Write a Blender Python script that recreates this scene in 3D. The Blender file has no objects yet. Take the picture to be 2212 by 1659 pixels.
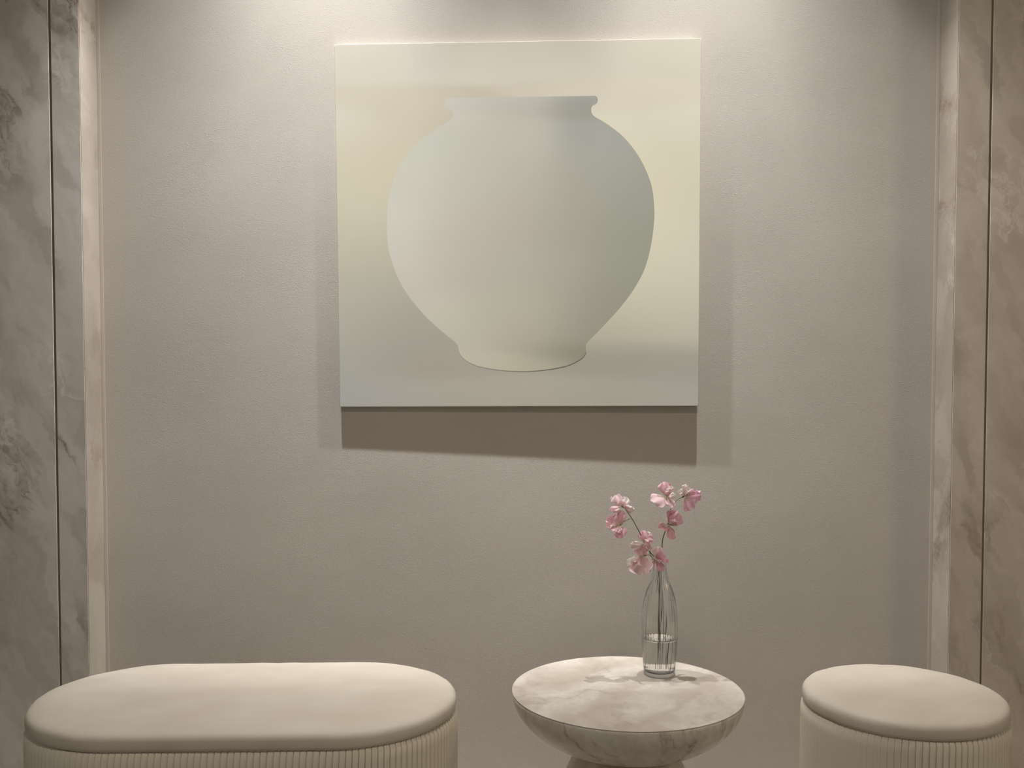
import bpy, bmesh, math, random
import numpy as np
from mathutils import Vector, Matrix, noise

C = bpy.context.scene.collection
PI = math.pi
random.seed(4)

# ------------------------------------------------------------------ camera
F, CAM_Z = 2000.0, 1.14
PITCH = math.atan(F / 57000.0)                 # slightly downwards
CY = 842.0 + F * math.tan(PITCH)               # row of the optical axis
cam = bpy.data.cameras.new('camera'); camo = bpy.data.objects.new('camera', cam); C.objects.link(camo)
cam.sensor_fit = 'HORIZONTAL'; cam.sensor_width = 36.0; cam.lens = F / 2212 * 36.0
cam.shift_y = (CY - 829.5) / 2212; cam.clip_start = 0.05
camo.location = (0, 0, CAM_Z); camo.rotation_euler = (PI / 2 - PITCH, 0, 0)
bpy.context.scene.camera = camo

# ------------------------------------------------------------------ light
sc = bpy.context.scene
sc.view_settings.view_transform = 'Standard'; sc.view_settings.look = 'None'
sc.view_settings.gamma = 1.0; sc.view_settings.use_curve_mapping = False
sc.view_settings.exposure = 0.0
w = bpy.data.worlds.new('world'); sc.world = w; w.use_nodes = True
w.node_tree.nodes['Background'].inputs[0].default_value = (1.0, 0.955, 0.87, 1)
w.node_tree.nodes['Background'].inputs[1].default_value = 0.135

def lamp(name, kind, loc, energy, color, rot=(0, 0, 0), **kw):
    l = bpy.data.lights.new(name, kind); l.energy = energy; l.color = color
    for k, v in kw.items(): setattr(l, k, v)
    o = bpy.data.objects.new(name, l); o.location = loc; o.rotation_euler = rot; C.objects.link(o); return o
WARM = (1.0, 0.935, 0.83)
def washer(x, power):
    """ceiling wall washer: an asymmetric beam, thrown at the wall and cut off towards the room"""
    o = lamp('wall_washer_lamp', 'SPOT', (x, 2.25, 2.83), power, (0.965, 0.98, 1.0), spot_size=math.radians(125), spot_blend=0.3, shadow_soft_size=0.012)
    l = o.data; l.use_nodes = True; t = l.node_tree; N, L = t.nodes, t.links
    tc = N.new('ShaderNodeTexCoord'); sp = N.new('ShaderNodeSeparateXYZ'); L.new(tc.outputs['Normal'], sp.inputs[0])
    def m(op, p, q=0.0):
        n = N.new('ShaderNodeMath'); n.operation = op
        for i, v in enumerate((p, q)):
            if isinstance(v, bpy.types.NodeSocket): L.new(v, n.inputs[i])
            else: n.inputs[i].default_value = v
        return n.outputs[0]
    def curve(fac, stops):
        n = N.new('ShaderNodeValToRGB'); L.new(fac, n.inputs[0]); e = n.color_ramp.elements
        while len(e) < len(stops): e.new(0.5)
        for q, (p, c) in zip(e, stops): q.position = p; q.color = (c, c, c, 1)
        return n.outputs[0]
    down = m('ABSOLUTE', sp.outputs[2])
    phi = m('MULTIPLY', m('ARCTAN2', sp.outputs[1], down), 180 / PI)          # degrees towards the wall
    psi = m('ABSOLUTE', m('MULTIPLY', m('ARCTAN2', sp.outputs[0], down), 180 / PI))
    f = curve(m('DIVIDE', m('ADD', phi, 30.0), 70.0), [((p + 30) / 70, c) for p, c in
              ((-25, 0.05), (-14, 0.14), (-8, 0.225), (-3, 0.47), (2, 0.80), (6.5, 1.0), (9.3, 0.90), (16, 0.45), (21, 0.27), (32, 0.11), (40, 0.05))])
    g = curve(m('DIVIDE', psi, 60.0), [(0.0, 1.0), (14 / 60, 0.95), (27 / 60, 0.62), (36 / 60, 0.42), (41 / 60, 0.17), (47 / 60, 0.03), (1.0, 0.0)])
    em = N['Emission']; L.new(m('MULTIPLY', m('MULTIPLY', f, g), 10.0), em.inputs['Strength'])
washer(-0.50, 31.0); washer(0.50, 26.0)
lamp('room_downlight', 'AREA', (0.0, 0.35, 3.10), 19, WARM, shape='DISK', size=0.3)
lamp('room_lamp_right', 'AREA', (2.6, 1.1, 1.7), 6, (1.0, 0.82, 0.58), rot=(0, math.radians(70), 0), shape='DISK', size=0.5)

# ------------------------------------------------------------------ helpers
def at(px, py, Y):
    """point of the room at depth Y seen at picture position (px, py)"""
    x = (px - 1106) / F; u = (CY - py) / F
    c, s = math.cos(PITCH), math.sin(PITCH)
    d = Vector((x, c + u * s, -s + u * c))
    return Vector((0, 0, CAM_Z)) + d * (Y / d.y)

def link(name, me, mat=None, parent=None, smooth=True, kind=None):
    o = bpy.data.objects.new(name, me); C.objects.link(o)
    if mat and not me.materials: me.materials.append(mat)
    if parent: o.parent = parent
    if smooth:
        for p in me.polygons: p.use_smooth = True
    if kind: o['kind'] = kind
    return o

def pydata(name, vs, fs, *a, **k):
    me = bpy.data.meshes.new(name); me.from_pydata([tuple(v) for v in vs], [], fs); me.validate(); me.update()
    return link(name, me, *a, **k)

def tag(o, label, cat, group=None):
    o['label'] = label; o['category'] = cat
    if group: o['group'] = group
    return o

def empty(name, loc):
    o = bpy.data.objects.new(name, None); o.empty_display_size = 0.1; o.location = loc; C.objects.link(o); return o

def box_mesh(name, x0, x1, y0, y1, z0, z1, bevel=0.0):
    bm = bmesh.new()
    bmesh.ops.create_cube(bm, size=1)
    for v in bm.verts:
        v.co = ((x0 + x1) / 2 + v.co.x * (x1 - x0), (y0 + y1) / 2 + v.co.y * (y1 - y0), (z0 + z1) / 2 + v.co.z * (z1 - z0))
    if bevel: bmesh.ops.bevel(bm, geom=bm.edges[:], offset=bevel, segments=2, affect='EDGES')
    me = bpy.data.meshes.new(name); bm.to_mesh(me); bm.free(); return me

def lathe(name, prof, seg=96, flute=0, amp=0.0, close=False):
    """prof: list of (r, z); flute: number of ribs round the body"""
    vs, fs = [], []
    n = len(prof)
    for i in range(seg):
        a = 2 * PI * i / seg
        for (r, z, *k) in prof:
            rr = r + (amp * k[0] * abs(math.cos(flute * a / 2)) if k and flute else 0)
            vs.append((rr * math.cos(a), rr * math.sin(a), z))
    m = n if close else n - 1
    for i in range(seg):
        j = (i + 1) % seg
        for k in range(m):
            l = (k + 1) % n
            fs.append((i * n + k, j * n + k, j * n + l, i * n + l))
    bm = bmesh.new()
    bv = [bm.verts.new(v) for v in vs]
    for f in fs: bm.faces.new([bv[t] for t in f])
    bmesh.ops.remove_doubles(bm, verts=bm.verts[:], dist=1e-6)
    bmesh.ops.recalc_face_normals(bm, faces=bm.faces[:])
    me = bpy.data.meshes.new(name); bm.to_mesh(me); bm.free(); return me

def srgb(r, g, b):
    f = lambda c: (c / 255) / 12.92 if c <= 10.31 else ((c / 255 + 0.055) / 1.055) ** 2.4
    return (f(r), f(g), f(b))

# ------------------------------------------------------------------ materials
class NT:
    def __init__(s, name, rough=0.5, **kw):
        s.m = bpy.data.materials.new(name); s.m.use_nodes = True
        s.t = s.m.node_tree; s.b = s.t.nodes['Principled BSDF']
        s.b.inputs['Roughness'].default_value = rough
        for k, v in kw.items(): s.b.inputs[k].default_value = v
    def n(s, typ, ins=None, **kw):
        o = s.t.nodes.new(typ)
        for k, v in kw.items(): setattr(o, k, v)
        for k, v in (ins or {}).items():
            i = o.inputs[k]
            if isinstance(v, bpy.types.NodeSocket): s.t.links.new(v, i)
            else: i.default_value = v
        return o
    def coord(s, scale=(1, 1, 1), rot=(0, 0, 0), loc=(0, 0, 0), out='Object'):
        tc = s.n('ShaderNodeTexCoord')
        return s.n('ShaderNodeMapping', {'Vector': tc.outputs[out], 'Scale': scale, 'Rotation': rot, 'Location': loc}).outputs[0]
    def noise(s, vec, scale, detail=4, rough=0.55, dist=0.0):
        return s.n('ShaderNodeTexNoise', {'Vector': vec, 'Scale': scale, 'Detail': detail, 'Roughness': rough, 'Distortion': dist}).outputs[0]
    def ramp(s, fac, stops):
        r = s.n('ShaderNodeValToRGB', {'Fac': fac}); e = r.color_ramp.elements
        while len(e) < len(stops): e.new(0.5)
        for q, (p, c) in zip(e, stops):
            q.position = p; q.color = (c, c, c, 1) if isinstance(c, (int, float)) else (*c, 1)
        return r.outputs[0]
    def math(s, op, a, b=0.0, clamp=False):
        o = s.n('ShaderNodeMath', {0: a, 1: b}, operation=op); o.use_clamp = clamp; return o.outputs[0]
    def mix(s, fac, a, b, mode='MIX'):
        o = s.n('ShaderNodeMix', data_type='RGBA', blend_type=mode)
        for i, v in ((0, fac), (6, a), (7, b)):
            if isinstance(v, bpy.types.NodeSocket): s.t.links.new(v, o.inputs[i])
            elif i == 0: o.inputs[0].default_value = v
            else: o.inputs[i].default_value = (*v, 1)
        return o.outputs[2]
    def bump(s, h, dist, strength=1.0):
        b = s.n('ShaderNodeBump', {'Height': h, 'Distance': dist, 'Strength': strength})
        s.t.links.new(b.outputs[0], s.b.inputs['Normal'])
    def col(s, c):
        if isinstance(c, bpy.types.NodeSocket): s.t.links.new(c, s.b.inputs['Base Color'])
        else: s.b.inputs['Base Color'].default_value = (*c, 1)
        return s.m

def ridge(t, v):                                   # thin line where a noise crosses one half
    return t.math('ABSOLUTE', t.math('SUBTRACT', v, 0.5))

def mat_wall():
    t = NT('textured_wallcovering', 0.62); t.b.inputs['Specular IOR Level'].default_value = 0.25
    v = t.coord((1, 1, 1.7))
    w1 = t.noise(v, 125, 3, 0.6, 1.4)
    r1 = t.ramp(ridge(t, w1), [(0.0, 0.0), (0.22, 1.0)])
    w2 = t.noise(t.coord((1, 1, 1.4), loc=(3, 1, 7)), 300, 3, 0.6, 0.8)
    patch = t.ramp(t.noise(t.coord(loc=(1, 5, 2)), 7, 3), [(0.36, 0.5), (0.64, 1.0)])
    h = t.math('MULTIPLY', t.math('ADD', r1, t.math('MULTIPLY', w2, 0.8)), patch)
    t.bump(h, 0.0008, 0.32)
    base = t.mix(t.ramp(t.noise(v, 1.6, 4), [(0.35, 0.0), (0.65, 1.0)]), srgb(178, 169, 159), srgb(185, 176, 166))
    return t.col(base)

def mat_marble(name, warm, loc, tone):
    """honed onyx-like marble, cloudy with brown and pale diagonal veins"""
    t = NT(name, 0.32); t.b.inputs['Specular IOR Level'].default_value = 0.3
    v0 = t.coord((1, 1, 1), (0, math.radians(warm), 0), loc)
    wv = t.n('ShaderNodeTexNoise', {'Vector': v0, 'Scale': 3.6, 'Detail': 6, 'Roughness': 0.68})
    off = t.n('ShaderNodeVectorMath', {0: wv.outputs['Color'], 1: (0.5, 0.5, 0.5)}, operation='SUBTRACT').outputs[0]
    off = t.n('ShaderNodeVectorMath', {0: off, 'Scale': 0.20}, operation='SCALE').outputs[0]
    v = t.n('ShaderNodeVectorMath', {0: v0, 1: off}, operation='ADD').outputs[0]
    vs = t.n('ShaderNodeMapping', {'Vector': v, 'Scale': (3.4, 1.0, 0.9)}).outputs[0]
    cloud = t.noise(vs, 2.4, 8, 0.66, 0.15)
    base = t.ramp(cloud, [(0.28, tone[0]), (0.5, tone[1]), (0.72, tone[2])])
    fine = t.noise(v, 16, 6, 0.65)
    base = t.mix(t.math('MULTIPLY', t.ramp(fine, [(0.4, 0.0), (0.75, 1.0)]), 0.35), base, tone[2])
    vo = t.n('ShaderNodeTexVoronoi', {'Vector': vs, 'Scale': 6.5, 'Smoothness': 0.35}, feature='SMOOTH_F1')
    vb = t.n('ShaderNodeRGBToBW', {0: vo.outputs['Color']}).outputs[0]
    base = t.mix(t.math('MULTIPLY', t.ramp(vb, [(0.45, 0.0), (0.8, 1.0)]), 0.45), base, tone[2])
    base = t.mix(t.math('MULTIPLY', t.ramp(vb, [(0.15, 1.0), (0.42, 0.0)]), 0.5), base, tone[0])
    vein = t.noise(vs, 1.5, 5, 0.6, 0.1)
    broad = t.noise(v0, 2.1, 3)
    dark = t.ramp(ridge(t, vein), [(0.0, 1.0), (0.010, 0.6), (0.042, 0.0)])
    dark = t.math('MULTIPLY', dark, t.ramp(broad, [(0.47, 0.0), (0.60, 1.0)]))
    dark = t.math('MULTIPLY', dark, t.ramp(t.noise(v, 22, 5, 0.7), [(0.3, 0.25), (0.6, 1.0)]))
    base = t.mix(t.math('MULTIPLY', dark, 0.8), base, tone[3])
    pale = t.noise(t.n('ShaderNodeMapping', {'Vector': v, 'Scale': (2.6, 1, 1.2), 'Location': (4, 2, 1)}).outputs[0], 2.2, 6, 0.62, 0.15)
    pl = t.ramp(ridge(t, pale), [(0.0, 1.0), (0.018, 0.3), (0.045, 0.0)])
    pl = t.math('MULTIPLY', pl, t.ramp(t.noise(v0, 3.3, 3), [(0.48, 0.0), (0.66, 0.75)]))
    base = t.mix(pl, base, tone[4])
    return t.col(base)

def mat_table(name, scale, rot, loc, swap=1.0, lift=0.0):
    """pale beige travertine with soft wavy bands"""
    t = NT(name, 0.38); t.b.inputs['Specular IOR Level'].default_value = 0.3
    v0 = t.coord((1, 1, 1), rot, loc)
    wv = t.n('ShaderNodeTexNoise', {'Vector': v0, 'Scale': 5.0, 'Detail': 4, 'Roughness': 0.55})
    off = t.n('ShaderNodeVectorMath', {0: wv.outputs['Color'], 1: (0.5, 0.5, 0.5)}, operation='SUBTRACT').outputs[0]
    off = t.n('ShaderNodeVectorMath', {0: off, 'Scale': 0.16}, operation='SCALE').outputs[0]
    v = t.n('ShaderNodeVectorMath', {0: v0, 1: off}, operation='ADD').outputs[0]
    vs = t.n('ShaderNodeMapping', {'Vector': v, 'Scale': scale}).outputs[0]
    band = t.noise(vs, 1.0, 5, 0.6, 0.6)
    base = t.ramp(band, [(0.30, srgb(184, 171, 156)), (0.46, srgb(210, 200, 186)), (0.58, srgb(220, 211, 198)), (0.72, srgb(233, 226, 215))])
    wave = t.n('ShaderNodeTexWave', {'Vector': v, 'Scale': 2.1, 'Distortion': 7.0, 'Detail': 4.0, 'Detail Scale': 1.6, 'Detail Roughness': 0.6}, bands_direction='X').outputs['Fac']
    base = t.mix(t.math('MULTIPLY', t.ramp(wave, [(0.45, 0.0), (0.95, 1.0)]), 0.55), base, srgb(186, 172, 156))
    if lift: base = t.mix(lift, base, srgb(250, 242, 230))
    speck = t.noise(v0, 60, 6, 0.7)
    base = t.mix(t.math('MULTIPLY', t.ramp(speck, [(0.42, 0.0), (0.7, 1.0)]), 0.42), base, srgb(184, 171, 157))
    ln = t.noise(t.n('ShaderNodeMapping', {'Vector': vs, 'Location': (7, 3, 1)}).outputs[0], 0.75, 4, 0.55)
    l = t.ramp(ridge(t, ln), [(0.0, 1.0), (0.012, 0.5), (0.04, 0.0)])
    l = t.math('MULTIPLY', l, t.ramp(t.noise(v, 30, 4), [(0.35, 0.2), (0.6, 1.0)]))
    base = t.mix(t.math('MULTIPLY', l, 0.5 * swap), base, srgb(158, 142, 126))
    return t.col(base)

def mat_leather(name, c1, c2, rough=0.55):
    t = NT(name, rough); t.b.inputs['Specular IOR Level'].default_value = 0.3
    v = t.coord()
    t.bump(t.math('ADD', t.noise(v, 420, 3), t.math('MULTIPLY', t.noise(v, 60, 3), 0.8)), 0.0006, 0.35)
    return t.col(t.mix(t.ramp(t.noise(t.coord((1, 1.8, 1)), 7, 4), [(0.35, 0.0), (0.68, 1.0)]), c1, c2))

def mat_plain(name, c, rough=0.6):
    t = NT(name, rough); v = t.coord()
    a = tuple(x * 0.93 for x in c)
    return t.col(t.mix(t.noise(v, 9, 4), a, c))

def mat_attr(name, rough, bump=None, trans=0.0):
    t = NT(name, rough); t.b.inputs['Specular IOR Level'].default_value = 0.15
    a = t.n('ShaderNodeVertexColor', layer_name='col')
    c = a.outputs[0]
    if bump:
        v = t.coord((6, 6, 420)); nz = t.noise(v, 1.0, 4, 0.6)
        c = t.mix(1.0, c, t.ramp(nz, [(0.3, 0.985), (0.7, 1.0)]), 'MULTIPLY')
        t.bump(nz, 0.0003, 0.12)
    m = t.col(c)
    if trans:
        tr = t.n('ShaderNodeBsdfTranslucent', {'Color': c})
        mx = t.n('ShaderNodeMixShader', {0: trans, 1: t.b.outputs[0], 2: tr.outputs[0]})
        t.t.links.new(mx.outputs[0], t.t.nodes['Material Output'].inputs[0])
    return m

def mat_glass(name, c, ior, rough=0.0):
    t = NT(name, rough); t.b.inputs['Transmission Weight'].default_value = 1.0; t.b.inputs['IOR'].default_value = ior
    return t.col(c)

M_wall = mat_wall()
GREY = [srgb(168, 160, 149), srgb(195, 187, 176), srgb(212, 205, 195), srgb(122, 104, 86), srgb(222, 215, 204)]
TAN = [srgb(170, 157, 142), srgb(192, 179, 163), srgb(208, 196, 180), srgb(124, 104, 84), srgb(220, 208, 193)]
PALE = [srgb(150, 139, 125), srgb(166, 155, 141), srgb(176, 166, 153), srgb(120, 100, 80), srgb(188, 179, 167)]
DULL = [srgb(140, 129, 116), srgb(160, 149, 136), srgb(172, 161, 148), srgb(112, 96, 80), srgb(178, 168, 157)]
M_grey = mat_marble('grey_marble', 24, (0.3, 0, 0.7), GREY)
M_tan = mat_marble('tan_marble', 22, (2.3, 0, 1.1), TAN)
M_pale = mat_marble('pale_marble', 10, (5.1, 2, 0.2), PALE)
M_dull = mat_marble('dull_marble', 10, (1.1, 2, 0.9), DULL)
M_dark = mat_plain('joint_shadow_gap', srgb(120, 109, 97), 0.9)
M_trim = mat_plain('edge_trim', srgb(192, 181, 168), 0.7)
M_floor = mat_plain('stone_floor', srgb(165, 157, 146), 0.4)
M_ceil = mat_plain('ceiling_paint', srgb(190, 182, 172), 0.8)
M_cush = mat_leather('cream_cushion_leather', srgb(210, 198, 181), srgb(219, 208, 192))
M_pleat = mat_leather('cream_pleated_leather', srgb(228, 218, 199), srgb(235, 225, 207), 0.5)
M_top = mat_table('travertine_top', (5.5, 4.0, 5.0), (0, 0, math.radians(35)), (0.4, 0.1, 0))
M_bowl = mat_table('travertine_bowl', (13, 13, 2.4), (0, math.radians(12), 0), (1.4, 0.7, 0), 1.6, 0.5)
M_ped = mat_table('travertine_foot', (9, 9, 3), (0, 0, 0), (2.2, 0.3, 0), 1.2, 0.0)
M_paint = mat_attr('painted_canvas', 0.7, bump=True)
M_petal = mat_attr('sweet_pea_petal', 0.55, trans=0.5)
M_stem = mat_plain('green_stem', srgb(86, 88, 52), 0.5)
M_glass = mat_glass('clear_glass', (0.994, 1.0, 0.996), 1.45)
M_water = mat_glass('clear_water', (1.0, 1.0, 1.0), 1.33)

# ------------------------------------------------------------------ room
WY = 2.5                       # wall face
FY = 2.40                      # marble pilaster face
TOP = 3.15
link('wall_back', box_mesh('wall_back', -1.20, 1.24, WY, WY + 0.1, 0, TOP), M_wall, smooth=False, kind='structure')
link('floor', box_mesh('floor', -2.6, 2.6, -1.5, WY + 0.2, -0.1, 0), M_floor, smooth=False, kind='structure')
link('ceiling', box_mesh('ceiling', -2.6, 2.6, -1.5, WY + 0.2, TOP, TOP + 0.1), M_ceil, smooth=False, kind='structure')

def prism(name, pts_bottom, pts_top, mat, parent):
    n = len(pts_bottom)
    vs = list(pts_bottom) + list(pts_top)
    fs = [tuple(range(n))[::-1], tuple(range(n, 2 * n))] + [(i, (i + 1) % n, n + (i + 1) % n, n + i) for i in range(n)]
    o = pydata(name, vs, fs, mat, parent, smooth=False)
    bm = bmesh.new(); bm.from_mesh(o.data)
    bmesh.ops.recalc_face_normals(bm, faces=bm.faces[:])
    bmesh.ops.bevel(bm, geom=bm.edges[:], offset=0.0012, segments=1, affect='EDGES')
    bm.to_mesh(o.data); bm.free()
    return o

def marble_side(side, name, xe, xg, gap_top, gap_bot, mat, ret):
    """xe: edge of the recess, xg: joint between the narrow and the wide slab"""
    s = side
    wall = link(name, box_mesh(name, *sorted((s * (abs(xe) + 0.021), s * 2.4)), FY + 0.032, WY + 0.1, 0, TOP), M_dark, smooth=False, kind='structure')
    def quad(a, b, y0, y1, z): return [(s * a, y0, z), (s * b, y0, z), (s * b, y1, z), (s * a, y1, z)]
    e, g = abs(xe), abs(xg)
    def poly(pts, z): return [(s * x, y, z) for x, y in pts]
    p1 = [(e + 0.0004, FY), (g, FY), (g, FY + 0.03), (e + 0.0204, FY + 0.03)]          # slabs meet in a mitre
    p2 = [(e, FY + 0.0005), (e + 0.02, FY + 0.0305), (e + 0.02, WY - 0.0005), (e, WY - 0.0005)]
    prism('marble_panel', poly(p1, 0), poly(p1, TOP), mat, wall)
    prism('marble_return', poly(p2, 0), poly(p2, TOP), ret, wall)
    prism('marble_panel', quad(g + gap_bot, 2.4, FY + 0.0005, FY + 0.031, 0), quad(g + gap_top, 2.4, FY + 0.0005, FY + 0.031, TOP), mat, wall)
    prism('gap_shade_strip', quad(g - 0.0005, g + gap_bot + 0.0005, FY + 0.0018, FY + 0.02, 0), quad(g - 0.0005, g + gap_top + 0.0005, FY + 0.0018, FY + 0.02, TOP), M_dark, wall)  # added strip in the open gap, the gap's shade put into its colour
    return wall
marble_side(-1, 'wall_left', -1.106, -1.180, 0.0062, 0.0050, M_grey, M_pale)
marble_side(1, 'wall_right', 1.141, 1.2255, 0.0058, 0.0046, M_tan, M_dull)
for s, x, n in ((-1, 1.106, 'trim_1'), (1, 1.141, 'trim_2')):
    link(n, box_mesh(n, *sorted((s * (x - 0.008), s * (x - 0.0003))), WY - 0.0012, WY, 0, TOP), M_trim, smooth=False, kind='structure')

# ------------------------------------------------------------------ painting of a jar
CORN = {'tl': (723, 97, 0.0155), 'tr': (1514, 83, 0.022), 'bl': (735, 878, 0.0155), 'br': (1508, 876, 0.022)}
OUT_L = [(208, 970), (210, 964), (217, 961), (224, 960), (229, 964), (232, 972), (236, 977), (246, 979), (252, 977), (258, 970), (272, 947), (287, 925), (304, 906), (320, 890), (337, 875),
         (370, 857), (400, 845.5), (430, 839), (460, 836.5), (490, 836), (530, 839), (575, 851), (610, 866), (640, 885), (665, 905), (685, 923), (702, 941), (721, 963), (738, 984), (746.6, 990),
         (755, 991), (763, 994), (777, 1007), (788, 1029), (795.5, 1061), (799.5, 1095), (801, 1130)]
OUT_R = [(208, 1286), (210, 1289.5), (217, 1292), (222, 1291), (225.6, 1288), (229, 1281), (234, 1278), (241, 1277.5), (247, 1280), (252, 1285), (263, 1305), (275, 1323), (287.5, 1340), (300, 1353), (314, 1365),
         (337, 1381), (369.5, 1397.5), (400, 1408), (430, 1412.5), (460, 1414), (490, 1412), (530, 1406), (575, 1394), (615, 1374), (660, 1342), (700, 1306), (720, 1287), (737, 1270), (743, 1266),
         (750, 1266), (759, 1267), (765, 1264), (772, 1258), (780, 1245), (788, 1227), (795, 1196), (799.5, 1160), (801, 1134)]
def ip(tab, y):                                    # monotone cubic through the outline points
    X = [a for a, b in tab]; Y = [b for a, b in tab]
    if y <= X[0]: return float(Y[0])
    if y >= X[-1]: return float(Y[-1])
    i = max(j for j in range(len(X) - 1) if X[j] <= y)
    sl = lambda k: (Y[k + 1] - Y[k]) / (X[k + 1] - X[k])
    def tan(k):
        if k == 0: return sl(0)
        if k == len(X) - 1: return sl(k - 1)
        a, b = sl(k - 1), sl(k)
        return 0.0 if a * b <= 0 else 2 * a * b / (a + b)
    h = X[i + 1] - X[i]; t = (y - X[i]) / h
    return float((2 * t ** 3 - 3 * t ** 2 + 1) * Y[i] + (t ** 3 - 2 * t ** 2 + t) * h * tan(i) + (3 * t ** 2 - 2 * t ** 3) * Y[i + 1] + (t ** 3 - t ** 2) * h * tan(i + 1))
# print colours divided by the lamp light, so painted darker towards the top, (px x, px y) -> paint sRGB
def field(pts):
    P = np.array([p[:2] for p in pts], float); V = np.array([srgb(*p[2]) for p in pts])
    wy = lambda y: (262 - (262 - y) * 3.4) if y < 262 else (y + max(0, y - 728) * 1.6)      # rim and neck change quickly
    Q = np.array([(p[0], wy(p[1])) for p in P])
    def f(x, y, s=95.0):
        d2 = (((Q - (x, wy(y))) * (0.72, 1.0)) ** 2).sum(1)
        wgt = np.exp(-d2 / (2 * s * s)) + 1e-6 / (1 + d2 / 1e4)
        return (wgt[:, None] * V).sum(0) / wgt.sum()
    return f
BG = field([(740, 110, (184, 177, 162)), (900, 110, (186, 179, 166)), (1110, 110, (197, 190, 173)), (1320, 110, (191, 184, 167)), (1500, 110, (186, 180, 162)), (740, 260, (192, 185, 169)), (880, 240, (181, 173, 156)), (950, 255, (174, 165, 146)), (1320, 220, (192, 184, 167)), (1500, 260, (198, 191, 171)), (1390, 290, (196, 189, 169)), (740, 400, (200, 193, 172)), (830, 370, (182, 172, 149)), (1430, 380, (200, 193, 170)), (1500, 420, (206, 199, 177)), (740, 520, (196, 191, 170)), (825, 540, (181, 175, 154)), (1430, 540, (208, 202, 177)), (1500, 560, (213, 208, 188)), (745, 620, (191, 187, 171)), (840, 630, (172, 168, 153)), (1400, 640, (207, 203, 179)), (1500, 650, (213, 210, 192)), (745, 690, (191, 189, 176)), (880, 700, (168, 166, 154)), (1330, 720, (190, 185, 166)), (1500, 710, (200, 196, 177)), (745, 780, (185, 184, 174)), (880, 770, (174, 169, 157)), (980, 780, (175, 168, 156)), (1290, 770, (166, 162, 148)), (1400, 770, (176, 175, 161)), (1500, 790, (179, 177, 166)), (745, 865, (183, 183, 179)), (860, 860, (185, 183, 173)), (980, 850, (184, 179, 166)), (1130, 850, (185, 180, 166)), (1290, 850, (184, 180, 168)), (1500, 860, (190, 187, 176))])
VS = field([(970, 213, (182, 180, 170)), (975, 228, (175, 171, 160)), (1120, 229, (170, 165, 154)), (1270, 228, (136, 134, 125)), (1120, 218, (179, 177, 166)), (1280, 218, (149, 148, 141)), (1000, 245, (184, 179, 167)), (1120, 245, (176, 171, 159)), (1260, 243, (139, 137, 127)), (930, 300, (175, 174, 162)), (1110, 290, (176, 174, 162)), (1300, 290, (148, 149, 140)), (870, 380, (185, 183, 170)), (1000, 380, (179, 176, 163)), (1130, 380, (175, 170, 158)), (1260, 380, (155, 153, 141)), (1380, 390, (148, 148, 137)), (850, 480, (196, 194, 181)), (980, 480, (182, 176, 164)), (1110, 480, (177, 170, 159)), (1220, 480, (164, 160, 146)), (1310, 480, (151, 150, 137)), (1400, 480, (151, 150, 137)), (870, 590, (201, 195, 183)), (990, 590, (183, 176, 164)), (1120, 590, (178, 174, 159)), (1230, 590, (168, 163, 149)), (1340, 590, (154, 154, 139)), (1380, 590, (155, 154, 138)), (940, 680, (202, 197, 182)), (1060, 680, (185, 181, 164)), (1160, 680, (185, 181, 163)), (1260, 680, (164, 159, 144)), (1310, 680, (156, 155, 141)), (1010, 735, (196, 192, 175)), (1120, 740, (183, 178, 159)), (1200, 740, (175, 170, 153)), (1260, 745, (149, 149, 132)), (1010, 775, (200, 196, 179)), (1100, 785, (197, 192, 171)), (1180, 780, (182, 178, 159)), (1250, 765, (136, 135, 118))])

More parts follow.
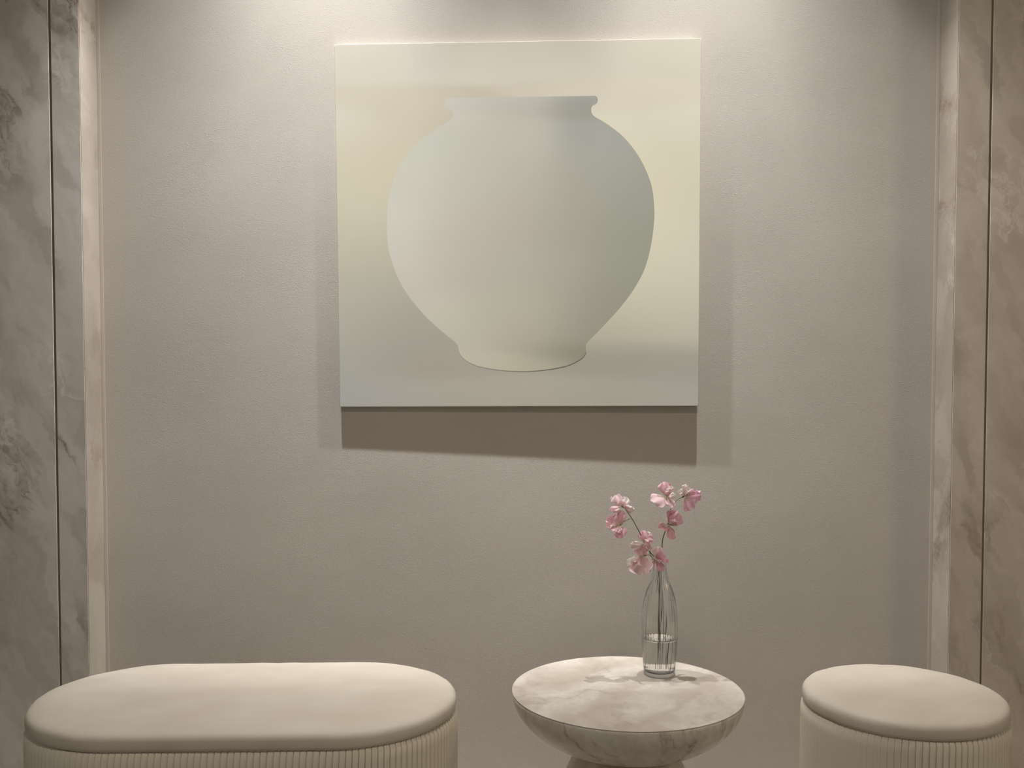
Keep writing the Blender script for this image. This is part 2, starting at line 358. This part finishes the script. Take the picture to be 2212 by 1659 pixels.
def make_canvas():
    ys = sorted(set([84.0] + [float(v) for v in np.linspace(90, 205, 12)] + [208, 209, 210, 212, 214, 217, 220, 223, 225.6, 227, 229, 230.5, 232, 234, 236, 239, 242, 246, 249, 252, 255]
                    + [float(v) for v in np.linspace(258, 735, 70)] + [738, 741, 743, 745, 747, 750, 753, 756, 759, 762, 765, 768, 771, 774, 777, 780, 782.5, 785, 787.5, 790, 792, 794, 796, 797.5, 799, 800, 801, 801.8, 802.6, 803.4]
                    + [float(v) for v in np.linspace(808, 879, 12)]))
    y0, y1 = ys[0], ys[-1]
    DL = 2.2                                                     # dark line under the foot, px
    vs, cols, fs = [], [], []
    NA, NB = 16, 30
    LOW = 753
    def edges(y):
        l, r = ip(OUT_L, y), ip(OUT_R, y)
        if y > 801: l = r = 1132
        if y > LOW:
            yy = max(y - DL, LOW); l2 = min(l, ip(OUT_L, yy)); r2 = max(r, ip(OUT_R, yy))
            if y - DL > 801: l2 = r2 = 1132
        else: l2, r2 = l, r
        return l2, l, r, r2
    c = {k: at(v[0], v[1], WY - v[2]) for k, v in CORN.items()}
    def pos(x, v):                                               # x in px of the straightened print, v in 0..1
        xl = 723 + 12 * v; xr = 1514 - 6 * v
        u = (x - xl) / (xr - xl)
        return (c['tl'] * (1 - u) + c['tr'] * u) * (1 - v) + (c['bl'] * (1 - u) + c['br'] * u) * v, u
    rows = []
    for y in ys:
        v = (y - y0) / (y1 - y0)
        xl = 723 + 12 * v; xr = 1514 - 6 * v
        l2, l, r, r2 = edges(y)
        xs = list(np.linspace(xl, l2, NA)) + list(np.linspace(l, r, NB)) + list(np.linspace(r2, xr, NA))
        row = []
        for x in xs:
            # the picture's top edge climbs to the right: straighten the row for placing
            u = (x - xl) / (xr - xl)
            ytop = 97 - 14 * u; ybot = 878 - 2 * u
            h_ = ybot - ytop
            if y < 208: vv = (y - y0) / (208 - y0) * (208 - ytop) / h_
            elif y > 804: vv = 1 - (y1 - y) / (y1 - 804) * (ybot - 804) / h_
            else: vv = (y - ytop) / h_
            k = min(max((y - 150) / 58, 0), 1) * min(max((300 - y) / 60, 0), 1)     # the rim dips to the left
            vv += k * 2.6 * min(max((1127 - x) / 165, -1), 1) / h_
            p, _ = pos(x, vv)
            row.append(len(vs)); vs.append(p); cols.append((x, y))
        rows.append(row)
    ftype = []
    for i in range(len(rows) - 1):
        a, b = rows[i], rows[i + 1]; ym = (ys[i] + ys[i + 1]) / 2
        for k in range(len(a) - 1):
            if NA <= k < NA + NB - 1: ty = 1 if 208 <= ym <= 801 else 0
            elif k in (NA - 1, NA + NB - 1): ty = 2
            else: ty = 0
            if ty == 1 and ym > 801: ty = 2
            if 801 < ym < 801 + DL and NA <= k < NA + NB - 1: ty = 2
            fs.append((a[k], b[k], b[k + 1], a[k + 1])); ftype.append(ty)
    nf = len(fs)
    # wrapped sides back to the wall, rounded over at the front edge
    loop = rows[0][:] + [r[-1] for r in rows[1:]] + rows[-1][-2::-1] + [r[0] for r in rows[-2:0:-1]]
    ctr = sum((vs[i] for i in loop), Vector()) / len(loop)
    prev = loop
    for dy, grow in ((0.0012, 0.0010), (0.004, 0.0014), (None, 0.0006)):
        cur = []
        for i in loop:
            p = vs[i].copy(); d = Vector((p.x - ctr.x, 0, p.z - ctr.z))
            p.x += math.copysign(grow, d.x) * (abs(d.x) > 0.47 * 0.97 or abs(d.x) > 0.455); p.z += math.copysign(grow, d.z) * (abs(d.z) > 0.44)
            p.y = WY - 0.0006 if dy is None else p.y + dy
            cur.append(len(vs)); vs.append(p); cols.append(cols[i])
        for k in range(len(loop)):
            k2 = (k + 1) % len(loop)
            fs.append((prev[k], prev[k2], cur[k2], cur[k])); ftype.append(0)
        prev = cur
    me = bpy.data.meshes.new('jar_painting'); me.from_pydata([tuple(v) for v in vs], [], fs)
    at_ = me.color_attributes.new('col', 'FLOAT_COLOR', 'CORNER')
    cb = [BG(x, y, 62) for x, y in cols]; cv = [VS(x, y, 42) for x, y in cols]
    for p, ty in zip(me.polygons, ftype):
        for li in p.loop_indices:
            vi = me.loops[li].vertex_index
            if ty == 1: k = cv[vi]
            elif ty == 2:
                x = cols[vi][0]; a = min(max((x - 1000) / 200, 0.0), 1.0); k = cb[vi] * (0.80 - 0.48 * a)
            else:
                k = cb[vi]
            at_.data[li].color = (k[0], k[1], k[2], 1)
    bm = bmesh.new(); bm.from_mesh(me)
    bmesh.ops.recalc_face_normals(bm, faces=bm.faces[:]); bm.to_mesh(me); bm.free()
    o = link('jar_painting', me, M_paint)
    for p in me.polygons: p.use_smooth = p.index >= nf
    tag(o, 'square unframed canvas painting of a pale round jar hanging on the beige wall', 'painting')
make_canvas()

# ------------------------------------------------------------------ bench and stool
def stadium(L, r, n):
    """n points evenly spaced round a stadium: (x, y, nx, ny, t)"""
    per = 2 * L + 2 * PI * r; out = []
    for i in range(n):
        s = per * i / n
        if s < L: out.append((-L / 2 + s, -r, 0, -1)); continue
        s -= L
        if s < PI * r:
            a = -PI / 2 + s / r; out.append((L / 2 + r * math.cos(a), r * math.sin(a), math.cos(a), math.sin(a))); continue
        s -= PI * r
        if s < L: out.append((L / 2 - s, r, 0, 1)); continue
        s -= L
        a = PI / 2 + s / r; out.append((-L / 2 + r * math.cos(a), r * math.sin(a), math.cos(a), math.sin(a)))
    return out

def cushion_mesh(name, L, r, th, seed, dip):
    n = 120
    prof = [(0.016, -0.004), (0.007, 0.0), (0.0015, 0.004), (0.0, 0.010), (0.0002, 0.022), (0.0018, 0.0285), (0.0055, 0.0335), (0.011, 0.0366), (0.02, 0.0392), (0.033, 0.0415), (0.05, 0.0430)]
    k = r - 0.05
    for q in (0.2, 0.4, 0.6, 0.8, 0.97): prof.append((0.05 + k * q, 0.0430 + (0.0015 - dip) * math.sin(q * PI / 2)))
    base = stadium(L, r, n); vs, fs = [], []
    for ins, z in prof:
        for (x, y, nx, ny) in base:
            px, py = x - nx * ins, y - ny * ins
            d = 0.0011 * noise.noise(Vector((px * 9 + seed, py * 14, z * 20))) + 0.0008 * noise.noise(Vector((px * 30 + seed, py * 30, z * 60)))
            vs.append((px + nx * d, py + ny * d, z * th / 0.0445 + d * (z > 0.03)))
    for i in range(len(prof) - 1):
        for j in range(n):
            j2 = (j + 1) % n
            fs.append((i * n + j, i * n + j2, (i + 1) * n + j2, (i + 1) * n + j))
    fs.append(tuple(range(n))[::-1])
    m = (len(prof) - 1) * n; fs.append(tuple(range(m, m + n)))
    me = bpy.data.meshes.new(name); me.from_pydata(vs, [], fs); me.validate(); me.update(); return me

def pleat_mesh(name, wd, h):
    """one knife pleat: rounded folded edge at the left, tucked under at the right"""
    cs = [(-0.50, -0.0045), (-0.49, 0.0002), (-0.46, 0.0011), (-0.38, 0.0011), (-0.28, 0.0005), (0.30, -0.0003), (0.455, -0.0010), (0.465, -0.0045)]
    zs = [(0.02, -0.001), (0.04, 0.0), (h - 0.03, 0.0006), (h - 0.010, -0.0006), (h, -0.0060)]
    vs, fs = [], []
    for z, o in zs:
        lean = 0.0016 * max(0, (z - (h - 0.03)) / 0.03)
        for x, d in cs: vs.append((x * wd + lean, -(d + o), z))
    m = len(cs)
    for i in range(len(zs) - 1):
        for j in range(m - 1): fs.append((i * m + j, i * m + j + 1, (i + 1) * m + j + 1, (i + 1) * m + j))
    me = bpy.data.meshes.new(name); me.from_pydata(vs, [], fs); me.validate(); me.update()
    for p in me.polygons: p.use_smooth = True
    return me

ZC = CAM_Z - 0.68            # underside of the cushions
def make_seat(name, X, Y, L, r, yaw, pitch_w, seed, dip, label, cat):
    t = empty(name, (X, Y, 0)); t.rotation_euler.z = yaw; tag(t, label, cat)
    c = link('cushion', cushion_mesh('cushion', L, r, 0.042, seed, dip), M_cush, t); c.location = (0, 0, ZC)
    rb = r + 0.001
    # inner drum that the pleats are wrapped round
    n = 120; core = stadium(L, rb - 0.006, n); vs, fs = [], []
    for z, ins in ((0.0, 0.02), (0.02, 0.02), (0.02, 0.0), (ZC - 0.012, 0.0), (ZC - 0.002, 0.012)):
        for (x, y, nx, ny) in core: vs.append((x - nx * ins, y - ny * ins, z))
    for i in range(4):
        for j in range(n): fs.append((i * n + j, i * n + (j + 1) % n, (i + 1) * n + (j + 1) % n, (i + 1) * n + j))
    fs.append(tuple(range(n))[::-1]); fs.append(tuple(range(4 * n, 5 * n)))
    pydata('base_drum', vs, fs, M_pleat, t)
    per = 2 * L + 2 * PI * rb; k = round(per / pitch_w)
    me = pleat_mesh('pleat', per / k, ZC + 0.001)
    me.materials.append(M_pleat)
    for i, (x, y, nx, ny) in enumerate(stadium(L, rb, k)):
        p = bpy.data.objects.new('pleat', me); C.objects.link(p); p.parent = t
        p.location = (x, y, 0)
        p.rotation_euler = (0, 0, math.atan2(ny, nx) + PI / 2 + random.uniform(-0.03, 0.03))
    return t
make_seat('upholstered_bench', -0.5604, 1.9435, 0.4148, 0.2343, 0.028, 0.0123, 1.0, 0.0015,
          'long oval cream bench with pleated leather base and padded top', 'bench')
make_seat('upholstered_stool', 0.8368, 1.9639, 0.0002, 0.2056, 0.3, 0.0126, 7.0, 0.004,
          'round cream stool with pleated leather base and padded top', 'stool')

# ------------------------------------------------------------------ marble side table
TX, TY, TR = 0.2515, 2.0077, 0.2515
TZ = CAM_Z - 0.656
tb = tag(empty('side_table', (TX, TY, 0)), 'round beige stone side table with a bowl shaped body holding a flower bottle', 'table')
D = 0.137
link('table_top', lathe('table_top', [(0.0, TZ), (TR * 0.5, TZ), (TR - 0.0012, TZ), (TR, TZ - 0.0006), (TR, TZ - 0.0016), (TR - 0.002, TZ - 0.0018), (0, TZ - 0.0018)], 128), M_top, tb, smooth=False)
bp = [(0, TZ - 0.0019), (TR - 0.0006, TZ - 0.0019)]
for i in range(1, 25):
    a = math.asin(0.915) * i / 24; bp.append(((TR - 0.0002) * math.cos(a) ** 0.96, TZ - 0.0019 - (D - 0.0019) * math.sin(a)))
rn, zn = bp[-1]
bp.append((0, zn))
link('bowl', lathe('bowl', bp, 128), M_bowl, tb)
fp = [(0, zn - 0.0004), (rn * 0.98, zn - 0.0004)]
for i in range(1, 21):
    a = PI / 2 * i / 20
    fp.append((rn * 0.98 + (0.20 - rn) * math.sin(a) ** 0.9, (zn - 0.0004) * (1 - i / 20) ** 0.9 if i < 20 else 0.0))
fp.append((0, 0))
link('pedestal', lathe('pedestal', fp, 96), M_ped, tb)

# ------------------------------------------------------------------ glass bottle with water
VX, VY = 0.340, 2.116
bt = empty('glass_bottle', (VX, VY, TZ))
tag(bt, 'clear ribbed glass bottle half filled with water standing on the stone table', 'bottle')
outer = [(0.0, 0.0002, 0), (0.030, 0.0002, 0), (0.0345, 0.0012, 0), (0.0362, 0.0045, 0), (0.0352, 0.009, 0.1), (0.0352, 0.0125, 0.8), (0.0362, 0.022, 1), (0.0378, 0.036, 1), (0.0390, 0.055, 1), (0.0402, 0.080, 1), (0.0406, 0.100, 1), (0.0404, 0.120, 1),
         (0.0396, 0.140, 1), (0.0375, 0.160, 1), (0.0340, 0.178, 1), (0.0293, 0.195, 1), (0.0240, 0.210, 1), (0.0192, 0.223, 0.9), (0.0160, 0.235, 0.6), (0.0147, 0.246, 0.3), (0.0143, 0.256, 0), (0.0150, 0.2615, 0), (0.0152, 0.264, 0), (0.0145, 0.2660, 0)]
inner = [(0.0133, 0.2655, 0), (0.0129, 0.262, 0), (0.0128, 0.246, 0), (0.0144, 0.235, 0), (0.0177, 0.223, 0), (0.0225, 0.210, 0), (0.0278, 0.195, 0), (0.0325, 0.178, 0), (0.0360, 0.160, 0), (0.0381, 0.140, 0), (0.0389, 0.120, 0), (0.0391, 0.100, 0),
         (0.0387, 0.080, 0), (0.0375, 0.055, 0), (0.0363, 0.036, 0), (0.0346, 0.022, 0), (0.0334, 0.014, 0), (0.029, 0.0085, 0), (0.0, 0.007, 0)]
link('bottle_body', lathe('bottle_body', outer + inner, 288, flute=36, amp=0.0007), M_glass, bt)
def rin(z):
    q = sorted((p[1], p[0]) for p in inner); return float(np.interp(z, [a for a, b in q], [b for a, b in q]))
WL = 0.084
wp = [(0, 0.0068), (0.0288, 0.0082)] + [(rin(z) + 0.0003, z) for z in (0.0145, 0.022, 0.036, 0.055, 0.07, WL - 0.002)] + [(rin(WL) + 0.0003, WL + 0.0006), (rin(WL) - 0.002, WL - 0.0002), (0, WL - 0.0003)]
wt = link('water', lathe('water', wp, 96), M_water)
wt.location = (VX, VY, TZ); tag(wt, 'clear water standing in the lower third of the ribbed bottle', 'water')

# ------------------------------------------------------------------ sweet pea sprigs
Z1 = lambda zx, zy: (1250 + zx / 6.32, 1000 + zy / 6.32)       # blossom studies to picture px
PINK, DEEP, PALE_P, WHITE = srgb(255, 233, 236), srgb(254, 221, 229), srgb(255, 244, 242), srgb(255, 251, 247)
TONES = {'p': (PINK, PALE_P), 'd': (DEEP, PINK), 'l': (PALE_P, WHITE), 'w': (WHITE, WHITE), 'm': (srgb(254, 223, 235), PALE_P)}

def petal_mesh(base, tip, width, tone, y0, y1, rs, origin):
    """ruffled fan petal from base to tip (picture studies), depths y0 and y1 off the bottle's axis"""
    y1 = y0 + (y1 - y0) * 1.9
    b = at(*Z1(*base), VY + y0); t = at(*Z1(*tip), VY + y1)
    tw = rs.choice((-1, 1)) * rs.uniform(0.45, 0.85)                 # petal turned about its own axis
    W = width / 6.32 / 945 / math.cos(tw) * 1.05
    d = t - b; Ln = d.length; d.normalize()
    view = Vector((0, -1, 0)); side = (Matrix.Rotation(tw, 3, d) @ d.cross(view)).normalized(); nrm = side.cross(d).normalized()
    nu, nv = 16, 11; vs, fs, cs = [], [], []
    ph = rs.uniform(0, 6.3); fr = rs.uniform(2.0, 3.2); cup = rs.choice((-1, 1)) * rs.uniform(0.10, 0.24); fold = rs.uniform(-0.12, 0.2)
    ca, cb = TONES[tone]
    base_c = srgb(228, 220, 196)
    for i in range(nv):
        q = i / (nv - 1)
        wq = (0.10 + 0.90 * math.sin(min(1.0, q * 1.18) ** 0.85 * PI / 2)) * (1 - 0.30 * max(0, q - 0.72) / 0.28)
        for j in range(nu):
            s = 2 * j / (nu - 1) - 1
            ln = Ln * (q * (1 - 0.24 * s * s * q) - 0.05 * math.exp(-(s / 0.16) ** 2) * q ** 4)
            off = s * W / 2 * wq
            ruf = q ** 1.8 * 0.0034 * math.sin(fr * s * 3 + ph) + q ** 3 * 0.0016 * math.sin(9 * s + ph * 2)
            bend = cup * Ln * (s * s * 0.7 * wq - 0.35 * math.sin(q * PI)) + fold * Ln * abs(s) * q * 0.6
            edge = -0.0030 * q ** 4 * (0.5 + 0.5 * math.sin(2.2 * s + ph))
            p = b + d * (ln + edge * 0.5) + side * (off + 0.0006 * math.sin(7 * q + ph)) + nrm * (ruf + bend)
            vs.append(p - origin)
            k = min(1.0, q / 0.35)
            e = max(0.0, (max(abs(s) ** 3 * 0.8, q) - 0.78) / 0.22)
            v = 0.5 + 0.5 * math.sin(14 * s + 3 * math.sin(5 * q + ph))
            c = [base_c[m] * (1 - k) + ca[m] * k for m in range(3)]
            c = [c[m] * (1 - e * 0.75) + cb[m] * e * 0.75 for m in range(3)]
            cs.append([x * (0.94 + 0.06 * v) for x in c])
    for i in range(nv - 1):
        for j in range(nu - 1): fs.append((i * nu + j, i * nu + j + 1, (i + 1) * nu + j + 1, (i + 1) * nu + j))
    me = bpy.data.meshes.new('petal'); me.from_pydata([tuple(v) for v in vs], [], fs); me.update()
    a = me.color_attributes.new('col', 'FLOAT_COLOR', 'POINT')
    for i, c in enumerate(cs): a.data[i].color = (*c, 1)
    return me

def tube_bm(bm, pts, rads, seg=8):
    rings = []
    for i, p in enumerate(pts):
        d = (pts[min(i + 1, len(pts) - 1)] - pts[max(i - 1, 0)]).normalized()
        x = d.cross(Vector((0, 1, 0.01))).normalized(); y = d.cross(x)
        rings.append([bm.verts.new(p + (x * math.cos(2 * PI * k / seg) + y * math.sin(2 * PI * k / seg)) * rads[i]) for k in range(seg)])
    for a, b in zip(rings, rings[1:]):
        for k in range(seg): bm.faces.new((a[k], a[(k + 1) % seg], b[(k + 1) % seg], b[k]))
    bm.faces.new(rings[0][::-1]); bm.faces.new(rings[-1])

def spline(pts, n=8):
    out = []
    for i in range(len(pts) - 1):
        p0, p1, p2, p3 = pts[max(i - 1, 0)], pts[i], pts[i + 1], pts[min(i + 2, len(pts) - 1)]
        for k in range(n):
            t = k / n
            out.append(0.5 * ((2 * p1) + (p2 - p0) * t + (2 * p0 - 5 * p1 + 4 * p2 - p3) * t * t + (3 * p1 - p0 - 3 * p2 + p3) * t ** 3))
    out.append(pts[-1]); return out

def sprig(label, stem, foot, r, blossoms, seed):
    """stem: list of (study x, study y, depth off axis); foot: list of bottle-local points down to the base"""
    rs = random.Random(seed)
    root = empty('sweet_pea_sprig', (VX, VY, TZ)); org = Vector((VX, VY, TZ))
    tag(root, label, 'flower', 'sweet peas in the glass bottle')
    pts = [at(*Z1(a, b), VY + y) - org for a, b, y in stem] + [Vector(p) for p in foot]
    sp = spline(pts); bm = bmesh.new()
    tube_bm(bm, sp, [r * (0.75 + 0.35 * i / len(sp)) for i in range(len(sp))])
    me = bpy.data.meshes.new('stem'); bm.to_mesh(me); bm.free(); link('stem', me, M_stem, root)
    for (cx, cy, yy, join, petals) in blossoms:
        c = at(*Z1(cx, cy), VY + yy) - org
        j = at(*Z1(*join[:2]), VY + join[2]) - org
        bm = bmesh.new()
        mid = (c + j) / 2 + Vector((0.001, 0.001, 0.0025))
        sq = spline([j, mid, c], 5); tube_bm(bm, sq, [0.0006] * (len(sq) - 3) + [0.0012, 0.002, 0.0013], 7)
        for a in range(5):                                              # sepals of the calyx
            ang = 2 * PI * a / 5; v = Vector((math.cos(ang), math.sin(ang), 0.5)) * 0.0045
            tube_bm(bm, [c, c + v * 0.6, c + v], [0.0008, 0.0007, 0.0002], 4)
        me = bpy.data.meshes.new('blossom'); bm.to_mesh(me); bm.free()
        bo = link('blossom', me, M_stem, root)
        inner = []
        for (b, t, wd, tone, y0, y1) in petals[:3]:                      # small folded petals in front of the large ones
            f = rs.uniform(0.45, 0.68); g = rs.uniform(-0.35, 0.35)
            dx, dy = t[0] - b[0], t[1] - b[1]
            inner.append((b, (b[0] + dx * f - dy * g, b[1] + dy * f + dx * g), wd * rs.uniform(0.34, 0.5), rs.choice('lpp'), y0 - 0.002, y1 * 0.6 - 0.006))
        for (b, t, wd, tone, y0, y1) in petals + inner:
            p = link('petal', petal_mesh(b, t, wd, tone, yy + y0, yy + y1, rs, org), M_petal, bo)
            sm = p.modifiers.new('thickness', 'SOLIDIFY'); sm.thickness = 0.00025
            sb = p.modifiers.new('smooth', 'SUBSURF'); sb.levels = 1; sb.render_levels = 1
    return root

A = (600, 600, -0.004, (675, 685, 0), [((590, 600), (515, 425), 200, 'p', 0, 0.006), ((600, 590), (650, 455), 130, 'w', -0.001, 0.003), ((605, 600), (770, 635), 110, 'l', -0.002, -0.012), ((595, 600), (415, 640), 75, 'p', -0.002, -0.010), ((580, 590), (430, 470), 60, 'w', 0.001, 0.004)])
B = (560, 855, -0.010, (705, 760, 0), [((565, 860), (560, 640), 170, 'd', 0, 0.006), ((545, 855), (355, 825), 190, 'd', -0.002, -0.008), ((545, 865), (590, 1035), 190, 'd', -0.002, -0.010), ((540, 860), (425, 900), 110, 'p', -0.004, -0.012)])
Cc = (900, 1085, -0.006, (960, 1195, 0), [((900, 1080), (860, 915), 150, 'd', 0, 0.004), ((905, 1070), (965, 935), 80, 'w', 0.001, 0.006), ((890, 1050), (1025, 1060), 170, 'd', -0.002, -0.012), ((900, 1140), (695, 1105), 150, 'l', -0.001, -0.008), ((920, 1110), (990, 1200), 70, 'l', -0.003, -0.010)])
Dd = (900, 1270, -0.014, (985, 1270, 0), [((880, 1290), (850, 1110), 190, 'd', 0, 0.004), ((810, 1350), (635, 1350), 190, 'w', -0.004, -0.014), ((850, 1260), (885, 1545), 300, 'p', -0.002, -0.008), ((900, 1400), (995, 1470), 90, 'l', -0.003, -0.008)])
E_ = (1215, 455, 0.002, (1280, 570, 0), [((1210, 460), (1175, 245), 230, 'd', 0, 0.006), ((1215, 450), (1305, 330), 130, 'l', -0.001, 0.002), ((1215, 465), (1325, 435), 80, 'w', -0.004, -0.012), ((1200, 470), (990, 530), 190, 'p', -0.002, -0.012), ((1170, 450), (1295, 625), 120, 'p', -0.003, -0.014)])
Ff = (1435, 460, 0.006, (1285, 560, 0), [((1435, 455), (1380, 350), 90, 'w', 0, 0.004), ((1445, 455), (1475, 295), 170, 'l', 0, 0.006), ((1460, 455), (1685, 400), 190, 'm', -0.001, -0.008), ((1450, 475), (1565, 640), 230, 'm', -0.001, -0.010)])
G = (1240, 850, -0.004, (1225, 815, 0), [((1240, 850), (1370, 660), 250, 'd', 0, -0.006), ((1235, 850), (1235, 690), 80, 'l', 0.001, 0.006), ((1235, 860), (1085, 890), 110, 'd', -0.002, -0.010), ((1225, 860), (1310, 1055), 120, 'd', -0.002, -0.010), ((1240, 850), (1270, 640), 110, 'd', 0.001, 0.003)])
H = (1050, 1320, -0.012, (1020, 1350, 0), [((1055, 1330), (1120, 1140), 190, 'p', 0, 0.006), ((1055, 1300), (1220, 1310), 210, 'd', -0.001, -0.010), ((1050, 1300), (950, 1445), 75, 'd', -0.002, -0.006), ((1060, 1330), (1170, 1480), 110, 'd', -0.001, -0.006), ((1050, 1340), (1020, 1280), 50, 'w', -0.002, -0.008)])
sprig('tall sweet pea sprig leaning left with two pink blossoms at its tip',
      [(620, 610, -0.003), (680, 690, 0), (745, 790, 0.001), (820, 925, 0.002), (900, 1075, 0.002), (975, 1215, 0)],
      [(-0.006, 0.004, 0.262), (-0.004, 0.005, 0.235), (0.002, 0.008, 0.17), (0.004, 0.012, 0.09), (0.008, 0.016, 0.013)], 0.0011, [A, B], 3)
sprig('short sweet pea sprig drooping left at the bottle mouth with a nearly white petal',
      [(900, 1080, -0.006), (950, 1170, -0.005), (1000, 1290, -0.004)],
      [(-0.007, -0.004, 0.262), (-0.004, -0.004, 0.235), (-0.001, -0.006, 0.17), (-0.003, -0.010, 0.09), (-0.006, -0.014, 0.013)], 0.0009, [Cc, Dd], 5)
sprig('tallest sweet pea sprig curving right with three blossoms above the bottle',
      [(1285, 560, 0.0), (1255, 640, 0.001), (1235, 760, 0.002), (1185, 925, 0.003), (1150, 1030, 0.003), (1138, 1140, 0.003)],
      [(0.003, 0.003, 0.262), (0.002, 0.003, 0.235), (0.006, 0.002, 0.17), (0.013, -0.002, 0.09), (0.016, -0.006, 0.013)], 0.0012, [E_, Ff, G], 8)
sprig('low sweet pea sprig with a single pink blossom resting on the bottle mouth',
      [(1050, 1325, -0.010), (1045, 1360, -0.006)],
      [(-0.002, -0.007, 0.258), (0.000, -0.007, 0.235), (0.000, -0.004, 0.17), (0.002, 0.004, 0.09), (0.000, 0.010, 0.013)], 0.0008, [H], 11)
